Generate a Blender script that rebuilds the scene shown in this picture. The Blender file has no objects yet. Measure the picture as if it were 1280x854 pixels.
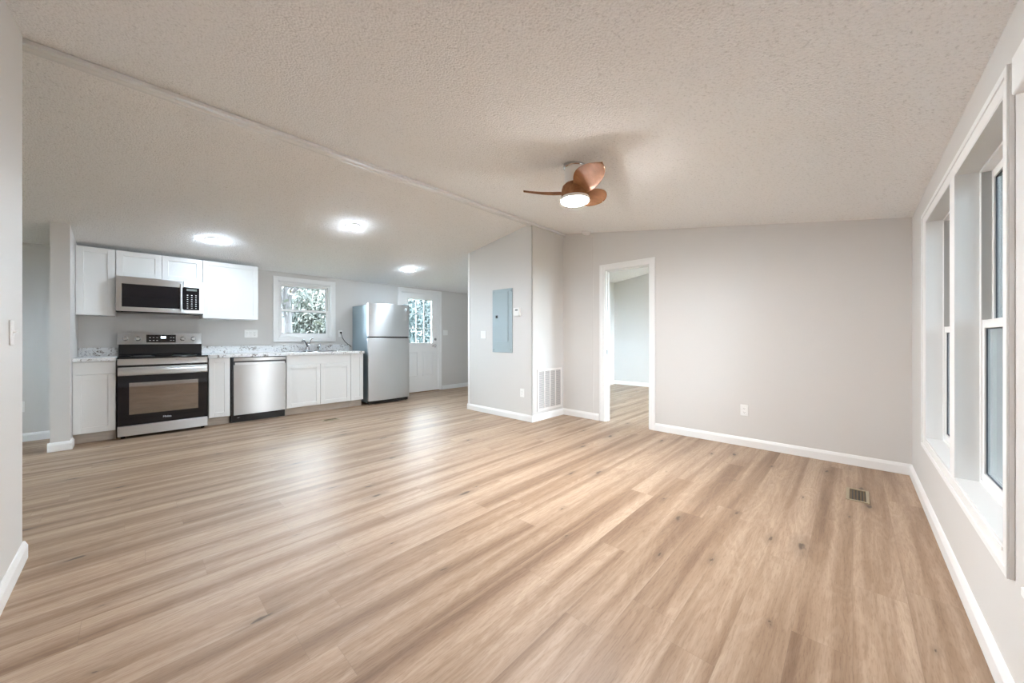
import bpy, bmesh, math, random
from mathutils import Vector, Matrix, Euler
random.seed(7)
PI = math.pi
sc = bpy.context.scene
COL = sc.collection

# ------------------------------------------------------------------ camera
H = 1.115
cam_d = bpy.data.cameras.new('camera'); cam = bpy.data.objects.new('camera', cam_d); COL.objects.link(cam)
sc.camera = cam
FPX = 450.0
cam_d.sensor_fit = 'HORIZONTAL'; cam_d.sensor_width = 36.0; cam_d.lens = 36.0 * FPX / 1280.0
cam_d.shift_y = -(427.0 - 423.0) / 1280.0
cam_d.clip_start = 0.02; cam_d.clip_end = 200
yaw = math.atan2(426.0, FPX)                 # forward direction measured from +X
cam.location = (0, 0, H)
cam.rotation_euler = (PI / 2, 0, yaw - PI / 2)

# ------------------------------------------------------------------ world (bright overcast sky) and exposure
w = bpy.data.worlds.new('overcast_sky'); sc.world = w; w.use_nodes = True
wn = w.node_tree.nodes; wl = w.node_tree.links
bg = wn['Background']
tc = wn.new('ShaderNodeTexCoord'); sp = wn.new('ShaderNodeSeparateXYZ'); wr = wn.new('ShaderNodeValToRGB')
wl.new(tc.outputs['Generated'], sp.inputs[0]); wl.new(sp.outputs['Z'], wr.inputs[0]); wl.new(wr.outputs[0], bg.inputs[0])
wr.color_ramp.elements[0].position = 0.0; wr.color_ramp.elements[0].color = (0.74, 0.86, 1.0, 1)
wr.color_ramp.elements[1].position = 0.7; wr.color_ramp.elements[1].color = (0.88, 0.95, 1.0, 1)
SKY = 8.0
bg.inputs[1].default_value = SKY
FAN_L = 96.0      # radiance of the fan lamp lens
KIT_L = 45.0     # radiance of the kitchen ceiling lights
sc.view_settings.view_transform = 'Standard'; sc.view_settings.look = 'None'
sc.view_settings.gamma = 1.0; sc.view_settings.use_curve_mapping = False
sc.view_settings.exposure = 2.83
sc.cycles.use_denoising = True
sc.cycles.max_bounces = 12; sc.cycles.diffuse_bounces = 8; sc.cycles.glossy_bounces = 5
sc.cycles.transparent_max_bounces = 16; sc.cycles.sample_clamp_indirect = 8.0
sc.cycles.caustics_reflective = False; sc.cycles.caustics_refractive = False

# ------------------------------------------------------------------ materials
def new_mat(name, col, rough=0.6, metal=0.0, spec=0.5, **kw):
    m = bpy.data.materials.new(name); m.use_nodes = True
    b = m.node_tree.nodes['Principled BSDF']
    b.inputs['Base Color'].default_value = (*col, 1); b.inputs['Roughness'].default_value = rough
    b.inputs['Metallic'].default_value = metal; b.inputs['Specular IOR Level'].default_value = spec
    for k, v in kw.items(): b.inputs[k].default_value = v
    return m
def nodes(m): return m.node_tree.nodes, m.node_tree.links, m.node_tree.nodes['Principled BSDF']
def add_bump(m, scale, strength, dist=0.002, vec_scale=(1, 1, 1), detail=3.0, kind='noise'):
    n, l, b = nodes(m)
    t = n.new('ShaderNodeTexCoord'); mp = n.new('ShaderNodeMapping'); mp.inputs['Scale'].default_value = vec_scale
    x = n.new('ShaderNodeTexNoise'); x.inputs['Scale'].default_value = scale; x.inputs['Detail'].default_value = detail
    bp = n.new('ShaderNodeBump'); bp.inputs['Strength'].default_value = strength; bp.inputs['Distance'].default_value = dist
    l.new(t.outputs['Object'], mp.inputs[0]); l.new(mp.outputs[0], x.inputs['Vector'])
    l.new(x.outputs['Fac'], bp.inputs['Height']); l.new(bp.outputs[0], b.inputs['Normal'])
    return x, bp
def tint(m, scale, c1, c2, vec_scale=(1, 1, 1), lo=0.35, hi=0.65, detail=4.0):
    n, l, b = nodes(m)
    t = n.new('ShaderNodeTexCoord'); mp = n.new('ShaderNodeMapping'); mp.inputs['Scale'].default_value = vec_scale
    x = n.new('ShaderNodeTexNoise'); x.inputs['Scale'].default_value = scale; x.inputs['Detail'].default_value = detail
    r = n.new('ShaderNodeValToRGB')
    r.color_ramp.elements[0].position = lo; r.color_ramp.elements[0].color = (*c1, 1)
    r.color_ramp.elements[1].position = hi; r.color_ramp.elements[1].color = (*c2, 1)
    l.new(t.outputs['Object'], mp.inputs[0]); l.new(mp.outputs[0], x.inputs['Vector'])
    l.new(x.outputs['Fac'], r.inputs[0]); l.new(r.outputs[0], b.inputs['Base Color'])
    return r

M = {}
M['wall'] = new_mat('painted_wall', (0.68, 0.665, 0.65), 0.6, spec=0.3); add_bump(M['wall'], 90, 0.06, 0.001)
M['trim'] = new_mat('white_trim', (0.86, 0.865, 0.865), 0.42); add_bump(M['trim'], 40, 0.008, 0.001)
M['jamb'] = new_mat('painted_jamb', (0.78, 0.79, 0.79), 0.45); add_bump(M['jamb'], 60, 0.03, 0.001)
M['cabinet'] = new_mat('cabinet_paint', (0.84, 0.85, 0.85), 0.35); add_bump(M['cabinet'], 40, 0.02, 0.001)
M['toe'] = new_mat('toe_kick_board', (0.56, 0.50, 0.44), 0.6); tint(M['toe'], 6, (0.52, 0.46, 0.40), (0.6, 0.54, 0.48), (1, 1, 8))
M['plate'] = new_mat('white_plastic', (0.86, 0.86, 0.85), 0.3); add_bump(M['plate'], 80, 0.02, 0.0005)
M['dark'] = new_mat('black_enamel', (0.012, 0.012, 0.014), 0.25); add_bump(M['dark'], 60, 0.02, 0.0005)
M['blackglass'] = new_mat('black_glass', (0.006, 0.006, 0.009), 0.04); add_bump(M['blackglass'], 5, 0.01, 0.0005)
M['slot'] = new_mat('dark_slot', (0.05, 0.05, 0.05), 0.5); add_bump(M['slot'], 50, 0.02, 0.0005)
M['chrome'] = new_mat('chrome', (0.62, 0.63, 0.65), 0.16, 1.0); add_bump(M['chrome'], 30, 0.01, 0.0005)
M['panel'] = new_mat('breaker_grey', (0.35, 0.43, 0.46), 0.4, spec=0.4); add_bump(M['panel'], 70, 0.03, 0.0005)
M['grille'] = new_mat('grille_enamel', (0.82, 0.79, 0.77), 0.4); add_bump(M['grille'], 70, 0.02, 0.0005)
M['linershade'] = new_mat('liner_shade_grey', (0.42, 0.42, 0.41), 0.5); add_bump(M['linershade'], 70, 0.02, 0.0005)  # grey paints in the shade beside the upper sash
M['louvre'] = new_mat('louvre_enamel', (0.56, 0.52, 0.51), 0.4); add_bump(M['louvre'], 70, 0.02, 0.0005)
M['register'] = new_mat('register_metal', (0.40, 0.34, 0.24), 0.5, 0.3); add_bump(M['register'], 70, 0.03, 0.0005)
M['registerdark'] = new_mat('register_louvre', (0.15, 0.11, 0.06), 0.55, 0.2); add_bump(M['registerdark'], 70, 0.03, 0.0005)
M['keys'] = new_mat('printed_legend', (0.75, 0.78, 0.8), 0.5); add_bump(M['keys'], 70, 0.01, 0.0005)
M['lcd'] = new_mat('lcd_grey', (0.22, 0.25, 0.24), 0.3); add_bump(M['lcd'], 70, 0.01, 0.0005)
M['fabric'] = new_mat('shade_fabric', (0.66, 0.66, 0.645), 0.8); add_bump(M['fabric'], 300, 0.1, 0.0005)
M['screen'] = new_mat('gasket', (0.05, 0.06, 0.075), 0.6); add_bump(M['screen'], 70, 0.02, 0.0005)
M['threshold'] = new_mat('threshold_wood', (0.22, 0.13, 0.07), 0.5); add_bump(M['threshold'], 30, 0.05, 0.0005)
M['cavityreflect'] = new_mat('oven_cavity_reflection', (0.30, 0.235, 0.18), 0.6); tint(M['cavityreflect'], 3, (0.42, 0.34, 0.27), (0.62, 0.52, 0.43), (1, 1, 5))  # lightened brown stands in for the floor reflected in the oven glass
M['rack'] = new_mat('oven_rack', (0.55, 0.5, 0.44), 0.4, 0.6); add_bump(M['rack'], 70, 0.01, 0.0005)

# ceiling: sprayed popcorn texture
m = M['ceiling'] = new_mat('popcorn_ceiling', (0.72, 0.70, 0.68), 0.9, spec=0.1)
n, l, b = nodes(m)
t = n.new('ShaderNodeTexCoord')
v = n.new('ShaderNodeTexVoronoi'); v.inputs['Scale'].default_value = 95
x = n.new('ShaderNodeTexNoise'); x.inputs['Scale'].default_value = 72; x.inputs['Detail'].default_value = 6; x.inputs['Roughness'].default_value = 0.7
mm = n.new('ShaderNodeMath'); mm.operation = 'MULTIPLY_ADD'; mm.inputs[1].default_value = -0.6
bp = n.new('ShaderNodeBump'); bp.inputs['Strength'].default_value = 0.85; bp.inputs['Distance'].default_value = 0.008
l.new(t.outputs['Object'], v.inputs['Vector']); l.new(t.outputs['Object'], x.inputs['Vector'])
l.new(v.outputs['Distance'], mm.inputs[0]); l.new(x.outputs['Fac'], mm.inputs[2]); l.new(mm.outputs[0], bp.inputs['Height'])
l.new(bp.outputs[0], b.inputs['Normal'])
r = n.new('ShaderNodeValToRGB'); r.color_ramp.elements[0].position = 0.30; r.color_ramp.elements[0].color = (0.68, 0.675, 0.665, 1)  # darker hollows paint in the shade between the popcorn grains
r.color_ramp.elements[1].position = 0.46; r.color_ramp.elements[1].color = (0.92, 0.92, 0.918, 1)
l.new(x.outputs['Fac'], r.inputs[0]); l.new(r.outputs[0], b.inputs['Base Color'])

# floor: vinyl oak planks 0.17 m wide running along X
def floor_material():
    m = new_mat('oak_plank_floor', (0.5, 0.38, 0.27), 0.42, spec=0.45)
    n, l, b = nodes(m)
    def math_(op, a, bb=None, c=None):
        k = n.new('ShaderNodeMath'); k.operation = op
        for i, q in enumerate((a, bb, c)):
            if q is None: continue
            if isinstance(q, (int, float)): k.inputs[i].default_value = q
            else: l.new(q, k.inputs[i])
        return k.outputs[0]
    def comb(x_, y_, z_):
        k = n.new('ShaderNodeCombineXYZ')
        for i, q in enumerate((x_, y_, z_)):
            if isinstance(q, (int, float)): k.inputs[i].default_value = q
            else: l.new(q, k.inputs[i])
        return k.outputs[0]
    def noise(vec, scale, detail=4, rough=0.5, dist=0.0):
        k = n.new('ShaderNodeTexNoise'); k.inputs['Scale'].default_value = scale; k.inputs['Detail'].default_value = detail
        k.inputs['Roughness'].default_value = rough; k.inputs['Distortion'].default_value = dist
        l.new(vec, k.inputs['Vector']); return k.outputs['Fac']
    def ramp(f, stops):
        k = n.new('ShaderNodeValToRGB'); l.new(f, k.inputs[0])
        while len(k.color_ramp.elements) < len(stops): k.color_ramp.elements.new(0.5)
        for e, (p_, c_) in zip(k.color_ramp.elements, stops): e.position = p_; e.color = (*c_, 1)
        return k.outputs[0]
    def mix(kind, f, a, c):
        k = n.new('ShaderNodeMix'); k.data_type = 'RGBA'; k.blend_type = kind
        if isinstance(f, (int, float)): k.inputs[0].default_value = f
        else: l.new(f, k.inputs[0])
        l.new(a, k.inputs[6])
        if isinstance(c, tuple): k.inputs[7].default_value = (*c, 1)
        else: l.new(c, k.inputs[7])
        return k.outputs[2]
    t = n.new('ShaderNodeTexCoord'); s = n.new('ShaderNodeSeparateXYZ'); l.new(t.outputs['Object'], s.inputs[0])
    X, Y = s.outputs[0], s.outputs[1]
    W, L = 0.17, 1.22
    yr = math_('DIVIDE', Y, W); row = math_('FLOOR', yr)
    wn_ = n.new('ShaderNodeTexWhiteNoise'); wn_.noise_dimensions = '1D'; l.new(row, wn_.inputs['W'])
    xr = math_('ADD', math_('DIVIDE', X, L), wn_.outputs['Value']); colm = math_('FLOOR', xr)
    wn2 = n.new('ShaderNodeTexWhiteNoise'); wn2.noise_dimensions = '2D'; l.new(comb(row, colm, 0), wn2.inputs['Vector'])
    rnd = wn2.outputs['Value']
    s2 = n.new('ShaderNodeSeparateColor'); l.new(wn2.outputs['Color'], s2.inputs[0]); rnd2 = s2.outputs[1]
    off = math_('MULTIPLY', rnd, 53.0)
    # broad light and dark streaks along the board
    rowoff = math_('MULTIPLY', wn_.outputs['Value'], 31.0)
    band = noise(comb(math_('ADD', math_('MULTIPLY', X, 0.42), math_('MULTIPLY', off, 0.012)), math_('MULTIPLY', Y, 10.5), rowoff), 1.0, 2.5, 0.5, 0.25)
    fine = noise(comb(math_('ADD', math_('MULTIPLY', X, 5.0), off), math_('MULTIPLY', Y, 95.0), off), 1.0, 5, 0.6, 0.1)
    # cathedral grain: contour lines of a stretched noise
    g = noise(comb(math_('ADD', math_('MULTIPLY', X, 0.9), off), math_('MULTIPLY', Y, 7.0), off), 1.0, 2, 0.4, 0.3)
    rings = math_('SINE', math_('MULTIPLY', g, 95.0))
    c = ramp(band, [(0.29, (0.255, 0.165, 0.108)), (0.43, (0.365, 0.252, 0.170)), (0.55, (0.475, 0.350, 0.252)), (0.68, (0.54, 0.415, 0.312))])
    c = mix('MULTIPLY', 0.40, c, ramp(fine, [(0.30, (0.62, 0.55, 0.50)), (0.60, (1.0, 1.0, 1.0))]))
    c = mix('MULTIPLY', 0.35, c, ramp(rings, [(0.0, (0.80, 0.74, 0.68)), (0.5, (1, 1, 1))]))
    c = mix('MULTIPLY', 0.8, c, ramp(rnd2, [(0.0, (0.93, 0.925, 0.92)), (0.5, (0.985, 0.98, 0.98)), (1.0, (1.0, 1.0, 1.0))]))
    dash = noise(comb(math_('ADD', math_('MULTIPLY', X, 22.0), off), math_('MULTIPLY', Y, 210.0), off), 1.0, 3, 0.6)
    c = mix('MULTIPLY', 0.5, c, ramp(dash, [(0.34, (0.66, 0.60, 0.55)), (0.50, (1, 1, 1))]))
    # knots
    vo = n.new('ShaderNodeTexVoronoi'); vo.voronoi_dimensions = '2D'; vo.inputs['Scale'].default_value = 1.0; vo.inputs['Randomness'].default_value = 1.0
    wob = noise(comb(math_('MULTIPLY', X, 14), math_('MULTIPLY', Y, 30), 0), 1.0, 3)
    l.new(comb(math_('ADD', math_('MULTIPLY', X, 1.45), math_('MULTIPLY', wob, 0.16)), math_('ADD', math_('MULTIPLY', Y, 4.4), math_('MULTIPLY', wob, 0.16)), 0), vo.inputs['Vector'])
    sep = n.new('ShaderNodeSeparateColor'); l.new(vo.outputs['Color'], sep.inputs[0])
    keep = math_('GREATER_THAN', sep.outputs[0], 0.45)
    k1 = ramp(math_('DIVIDE', vo.outputs['Distance'], math_('ADD', math_('MULTIPLY', sep.outputs[1], 1.5), 0.25)), [(0.0, (1, 1, 1)), (0.022, (0.95, 0.95, 0.95)), (0.045, (0.30, 0.30, 0.30)), (0.17, (0, 0, 0))])
    c = mix('MIX', math_('MULTIPLY', math_('MULTIPLY', k1, keep), 0.9), c, (0.075, 0.052, 0.038))
    # seams
    fy = math_('FRACT', yr); fx = math_('FRACT', xr)
    ey = math_('LESS_THAN', math_('MINIMUM', fy, math_('SUBTRACT', 1.0, fy)), 0.006)
    ex = math_('LESS_THAN', math_('MINIMUM', fx, math_('SUBTRACT', 1.0, fx)), 0.0009)
    seam = math_('MAXIMUM', ey, ex)
    c = mix('MIX', math_('MULTIPLY', seam, 0.30), c, (0.20, 0.14, 0.10))
    l.new(c, b.inputs['Base Color'])
    bp = n.new('ShaderNodeBump'); bp.inputs['Strength'].default_value = 0.12; bp.inputs['Distance'].default_value = 0.001
    l.new(math_('SUBTRACT', fine, seam), bp.inputs['Height']); l.new(bp.outputs[0], b.inputs['Normal'])
    l.new(math_('ADD', math_('MULTIPLY', fine, 0.15), 0.36), b.inputs['Roughness'])
    return m
M['floor'] = floor_material()

# brushed stainless steel
def steel(name, col, rough=0.3, rot=0.0):
    m = new_mat(name, col, rough, 1.0)
    n, l, b = nodes(m)
    b.inputs['Anisotropic'].default_value = 0.9; b.inputs['Anisotropic Rotation'].default_value = 0.25
    tg = n.new('ShaderNodeTangent'); tg.direction_type = 'RADIAL'; tg.axis = 'Z'; l.new(tg.outputs[0], b.inputs['Tangent'])
    t = n.new('ShaderNodeTexCoord'); mp = n.new('ShaderNodeMapping'); mp.inputs['Scale'].default_value = (2, 2, 260)
    x = n.new('ShaderNodeTexNoise'); x.inputs['Scale'].default_value = 1.5; x.inputs['Detail'].default_value = 4
    mr = n.new('ShaderNodeMapRange'); mr.inputs[3].default_value = rough - 0.015; mr.inputs[4].default_value = rough + 0.02
    l.new(t.outputs['Object'], mp.inputs[0]); l.new(mp.outputs[0], x.inputs['Vector']); l.new(x.outputs['Fac'], mr.inputs[0]); l.new(mr.outputs[0], b.inputs['Roughness'])
    return m
M['steel'] = steel('brushed_steel', (0.73, 0.735, 0.74), 0.46)
M['steeldark'] = steel('brushed_steel_dishwasher', (0.55, 0.54, 0.53), 0.40)
M['fridge_side'] = new_mat('fridge_side_grey', (0.27, 0.335, 0.37), 0.4, 0.2); add_bump(M['fridge_side'], 160, 0.12, 0.0006)

# counter laminate, white with grey and brown mineral pattern
m = M['counter'] = new_mat('speckled_laminate', (0.8, 0.8, 0.8), 0.25)
n, l, b = nodes(m)
t = n.new('ShaderNodeTexCoord'); x = n.new('ShaderNodeTexNoise'); x.inputs['Scale'].default_value = 26; x.inputs['Detail'].default_value = 8; x.inputs['Roughness'].default_value = 0.7; x.inputs['Distortion'].default_value = 1.2
x2 = n.new('ShaderNodeTexNoise'); x2.inputs['Scale'].default_value = 9; x2.inputs['Detail'].default_value = 3
ad = n.new('ShaderNodeMath'); ad.operation = 'ADD'; mu = n.new('ShaderNodeMath'); mu.operation = 'MULTIPLY'; mu.inputs[1].default_value = 0.45
l.new(t.outputs['Object'], x.inputs['Vector']); l.new(t.outputs['Object'], x2.inputs['Vector']); l.new(x2.outputs['Fac'], mu.inputs[0]); l.new(x.outputs['Fac'], ad.inputs[0]); l.new(mu.outputs[0], ad.inputs[1])
r = n.new('ShaderNodeValToRGB'); l.new(ad.outputs[0], r.inputs[0]); l.new(r.outputs[0], b.inputs['Base Color'])
for e_ in range(3): r.color_ramp.elements.new(0.5)
for e_, (p_, c_) in zip(r.color_ramp.elements, [(0.56, (0.16, 0.15, 0.15)), (0.62, (0.42, 0.39, 0.37)), (0.67, (0.76, 0.77, 0.78)), (0.82, (0.84, 0.85, 0.86)), (0.90, (0.40, 0.41, 0.44))]):
    e_.position = p_; e_.color = (*c_, 1)

# fan blade wood
m = M['blade'] = new_mat('walnut_blade', (0.42, 0.20, 0.09), 0.6, spec=0.25)
tint(m, 5, (0.27, 0.12, 0.055), (0.42, 0.21, 0.105), (1, 6, 6), 0.3, 0.7)

# window glass: clear with a fresnel reflection
def glass(name, tintc=(0.93, 0.97, 0.97), refl=0.9, base=0.0):
    m = bpy.data.materials.new(name); m.use_nodes = True
    n = m.node_tree.nodes; l = m.node_tree.links
    n.remove(n['Principled BSDF'])
    tr = n.new('ShaderNodeBsdfTransparent'); tr.inputs[0].default_value = (*tintc, 1)
    gl = n.new('ShaderNodeBsdfGlossy'); gl.inputs['Roughness'].default_value = 0.02
    fr = n.new('ShaderNodeFresnel'); fr.inputs[0].default_value = 1.45
    mu = n.new('ShaderNodeMath'); mu.operation = 'MULTIPLY'; mu.inputs[1].default_value = refl
    mx = n.new('ShaderNodeMixShader')
    ad_ = n.new('ShaderNodeMath'); ad_.operation = 'ADD'; ad_.inputs[1].default_value = base
    l.new(fr.outputs[0], mu.inputs[0]); l.new(mu.outputs[0], ad_.inputs[0]); l.new(ad_.outputs[0], mx.inputs[0]); l.new(tr.outputs[0], mx.inputs[1]); l.new(gl.outputs[0], mx.inputs[2])
    l.new(mx.outputs[0], n['Material Output'].inputs[0])
    return m
M['glass'] = glass('window_glass')
M['ovenglass'] = glass('oven_window_glass', (0.80, 0.77, 0.74), 0.7, 0.22)

def screen_mesh():
    m = bpy.data.materials.new('insect_screen'); m.use_nodes = True
    n = m.node_tree.nodes; l = m.node_tree.links
    b = n['Principled BSDF']; b.inputs['Base Color'].default_value = (0.05, 0.055, 0.06, 1); b.inputs['Roughness'].default_value = 0.8
    tr = n.new('ShaderNodeBsdfTransparent'); mx = n.new('ShaderNodeMixShader'); mx.inputs[0].default_value = 0.58
    l.new(tr.outputs[0], mx.inputs[1]); l.new(b.outputs[0], mx.inputs[2]); l.new(mx.outputs[0], n['Material Output'].inputs[0])
    return m
M['mesh'] = screen_mesh()
def emit(name, col, strength):
    m = bpy.data.materials.new(name); m.use_nodes = True
    b = m.node_tree.nodes['Principled BSDF']
    b.inputs['Base Color'].default_value = (0.9, 0.9, 0.9, 1)
    b.inputs['Emission Color'].default_value = (*col, 1); b.inputs['Emission Strength'].default_value = strength
    return m
M['fanlens'] = emit('fan_lamp_lens', (1.0, 0.975, 0.96), FAN_L)
M['kitlens'] = emit('kitchen_lamp_lens', (0.74, 0.88, 1.0), KIT_L)
M['display'] = emit('lit_display', (0.7, 0.85, 1.0), 1.0)

# outdoors
M['grass'] = new_mat('lawn', (0.20, 0.22, 0.12), 0.9); tint(M['grass'], 3, (0.09, 0.08, 0.06), (0.11, 0.12, 0.08)); add_bump(M['grass'], 30, 0.6, 0.05)
M['leaf'] = new_mat('leaf_green', (0.22, 0.30, 0.22), 0.6); tint(M['leaf'], 1.5, (0.007, 0.011, 0.009), (0.027, 0.029, 0.021))
M['leafteal'] = new_mat('leaf_blue_green', (0.12, 0.24, 0.24), 0.6); tint(M['leafteal'], 1.5, (0.004, 0.010, 0.011), (0.014, 0.026, 0.027))
M['bark'] = new_mat('bark', (0.016, 0.014, 0.015), 0.9); add_bump(M['bark'], 18, 0.8, 0.03, (1, 1, 0.2))

# ------------------------------------------------------------------ mesh helpers
class MB:
    """collects shapes given in world coordinates and links them as one mesh"""
    def __init__(s): s.bm = bmesh.new()
    def box(s, x0, x1, y0, y1, z0, z1):
        x0, x1 = sorted((x0, x1)); y0, y1 = sorted((y0, y1)); z0, z1 = sorted((z0, z1))
        v = [s.bm.verts.new(p) for p in ((x0, y0, z0), (x1, y0, z0), (x1, y1, z0), (x0, y1, z0), (x0, y0, z1), (x1, y0, z1), (x1, y1, z1), (x0, y1, z1))]
        for f in ((0, 3, 2, 1), (4, 5, 6, 7), (0, 1, 5, 4), (1, 2, 6, 5), (2, 3, 7, 6), (3, 0, 4, 7)): s.bm.faces.new([v[i] for i in f])
        return s
    def hexa(s, pts):
        v = [s.bm.verts.new(p) for p in pts]
        for f in ((0, 3, 2, 1), (4, 5, 6, 7), (0, 1, 5, 4), (1, 2, 6, 5), (2, 3, 7, 6), (3, 0, 4, 7)): s.bm.faces.new([v[i] for i in f])
        return s
    def prism(s, pts, axis, a, b_):
        """extrude a closed outline (pairs) along axis from a to b_"""
        def P(u, w_, t): return {'x': (t, u, w_), 'y': (u, t, w_), 'z': (u, w_, t)}[axis]
        va = [s.bm.verts.new(P(u, w_, a)) for u, w_ in pts]; vb = [s.bm.verts.new(P(u, w_, b_)) for u, w_ in pts]
        s.bm.faces.new(va); s.bm.faces.new(vb[::-1])
        k = len(pts)
        for i in range(k): s.bm.faces.new((va[i], vb[i], vb[(i + 1) % k], va[(i + 1) % k]))
        return s
    def lathe(s, prof, c=(0, 0, 0), axis='z', seg=32):
        rings = []
        for r_, h_ in prof:
            ring = []
            for i in range(seg):
                a = 2 * PI * i / seg; u, w_ = r_ * math.cos(a), r_ * math.sin(a)
                p = {'z': (u, w_, h_), 'y': (u, h_, w_), 'x': (h_, u, w_)}[axis]
                ring.append(s.bm.verts.new((c[0] + p[0], c[1] + p[1], c[2] + p[2])))
            rings.append(ring)
        for a, b_ in zip(rings, rings[1:]):
            for i in range(seg): s.bm.faces.new((a[i], a[(i + 1) % seg], b_[(i + 1) % seg], b_[i]))
        s.bm.faces.new(rings[0][::-1]); s.bm.faces.new(rings[-1])
        return s
    def tube(s, pts, r_, seg=12, radii=None):
        pts = [Vector(p) for p in pts]; rings = []
        for i, p in enumerate(pts):
            d = (pts[min(i + 1, len(pts) - 1)] - pts[max(i - 1, 0)]).normalized()
            up = Vector((0, 0, 1)) if abs(d.z) < 0.95 else Vector((1, 0, 0))
            a = d.cross(up).normalized(); b_ = d.cross(a).normalized(); rr = radii[i] if radii else r_
            rings.append([s.bm.verts.new(p + a * rr * math.cos(2 * PI * k / seg) + b_ * rr * math.sin(2 * PI * k / seg)) for k in range(seg)])
        for a, b_ in zip(rings, rings[1:]):
            for k in range(seg): s.bm.faces.new((a[k], a[(k + 1) % seg], b_[(k + 1) % seg], b_[k]))
        s.bm.faces.new(rings[0][::-1]); s.bm.faces.new(rings[-1])
        return s
    def build(s, name, mat, parent=None, origin=None, bevel=0.0, smooth=False, seg=2):
        o_ = Vector(origin) if origin is not None else (Vector(parent['_o']) if parent is not None and '_o' in parent else Vector((0, 0, 0)))
        bmesh.ops.recalc_face_normals(s.bm, faces=s.bm.faces)
        bmesh.ops.translate(s.bm, verts=s.bm.verts, vec=-o_)
        me = bpy.data.meshes.new(name); s.bm.to_mesh(me); s.bm.free()
        me.materials.append(M[mat] if isinstance(mat, str) else mat)
        o = bpy.data.objects.new(name, me); COL.objects.link(o)
        o['_o'] = tuple(o_)
        if parent is not None: o.parent = parent
        else: o.location = o_
        if smooth:
            for p in me.polygons: p.use_smooth = True
            me.set_sharp_from_angle(angle=math.radians(40))
        if bevel:
            bv = o.modifiers.new('bevel', 'BEVEL'); bv.width = bevel; bv.segments = seg; bv.limit_method = 'ANGLE'
            if not smooth:
                for p in me.polygons: p.use_smooth = True
                me.set_sharp_from_angle(angle=math.radians(40))
        return o
def thing(name, label, cat, loc, rz=0.0, group=None):
    o = bpy.data.objects.new(name, None); COL.objects.link(o); o.empty_display_size = 0.1
    o.location = loc; o.rotation_euler = (0, 0, rz); o['_o'] = tuple(loc)
    o['label'] = label; o['category'] = cat
    if group: o['group'] = group
    return o
def tag(o, label, cat, group=None, kind=None):
    o['label'] = label; o['category'] = cat
    if group: o['group'] = group
    if kind: o['kind'] = kind
    return o
def struct(o, label, cat):
    o['kind'] = 'structure'; o['label'] = label; o['category'] = cat; return o
def copy_tree(o, parent=None):
    c = o.copy(); COL.objects.link(c)
    if parent is not None: c.parent = parent
    for ch in list(o.children): copy_tree(ch, c)
    return c

RIDGE_Y = 3.09
def ceil_z(y): return 2.645 - (0.147 * (y - RIDGE_Y) if y > RIDGE_Y else 0.1587 * (RIDGE_Y - y))

# wall with openings: constant-X wall (axis='x') spans u=Y; constant-Y wall spans u=X
def wall(name, axis, c0, c1, u0, u1, openings, label, mat='wall'):
    us = sorted({u0, u1} | {q for o in openings for q in o[:2]} | ({RIDGE_Y} if axis == 'x' and u0 < RIDGE_Y < u1 else set()))
    mb = MB(); TOP = 99
    def tz(u): return (ceil_z(u) if axis == 'x' else min(ceil_z(c0), ceil_z(c1)) if False else ceil_z((c0 + c1) / 2)) + 0.04
    for a, b_ in zip(us, us[1:]):
        mid = (a + b_) / 2
        holes = sorted([(o[2], o[3]) for o in openings if o[0] < mid < o[1]])
        z = -0.02; spans = []
        for h0, h1 in holes:
            if h0 > z: spans.append((z, h0))
            z = h1
        spans.append((z, TOP))
        for z0, z1 in spans:
            za, zb = (tz(a), tz(b_)) if z1 == TOP else (z1, z1)
            if axis == 'x':
                mb.hexa([(c0, a, z0), (c1, a, z0), (c1, b_, z0), (c0, b_, z0), (c0, a, za), (c1, a, za), (c1, b_, zb), (c0, b_, zb)])
            else:
                mb.hexa([(a, c0, z0), (b_, c0, z0), (b_, c1, z0), (a, c1, z0), (a, c0, za), (b_, c0, zb), (b_, c1, zb), (a, c1, za)])
    bmesh.ops.remove_doubles(mb.bm, verts=mb.bm.verts, dist=1e-5)
    return struct(mb.build(name, mat), label, 'wall')

# ------------------------------------------------------------------ the shell
YK = 6.49      # kitchen wall
YR = -0.35     # window wall
XF = 4.36      # far wall
XP = 3.65      # partition
XL = -0.378    # left wall
XE = 5.38      # end of the back passage
struct(MB().box(-3.7, 8.4, -0.6, 6.75, -0.12, 0).build('floor', 'floor'), 'light oak vinyl plank floor with knots', 'floor')
mb = MB()
for y0, y1 in ((-0.6, RIDGE_Y), (RIDGE_Y, 6.75)):
    mb.hexa([(-3.7, y0, ceil_z(y0)), (8.4, y0, ceil_z(y0)), (8.4, y1, ceil_z(y1)), (-3.7, y1, ceil_z(y1)),
             (-3.7, y0, ceil_z(y0) + .12), (8.4, y0, ceil_z(y0) + .12), (8.4, y1, ceil_z(y1) + .12), (-3.7, y1, ceil_z(y1) + .12)])
struct(mb.build('ceiling', 'ceiling'), 'popcorn textured ceiling sloping down both sides of a ridge', 'ceiling')

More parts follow.
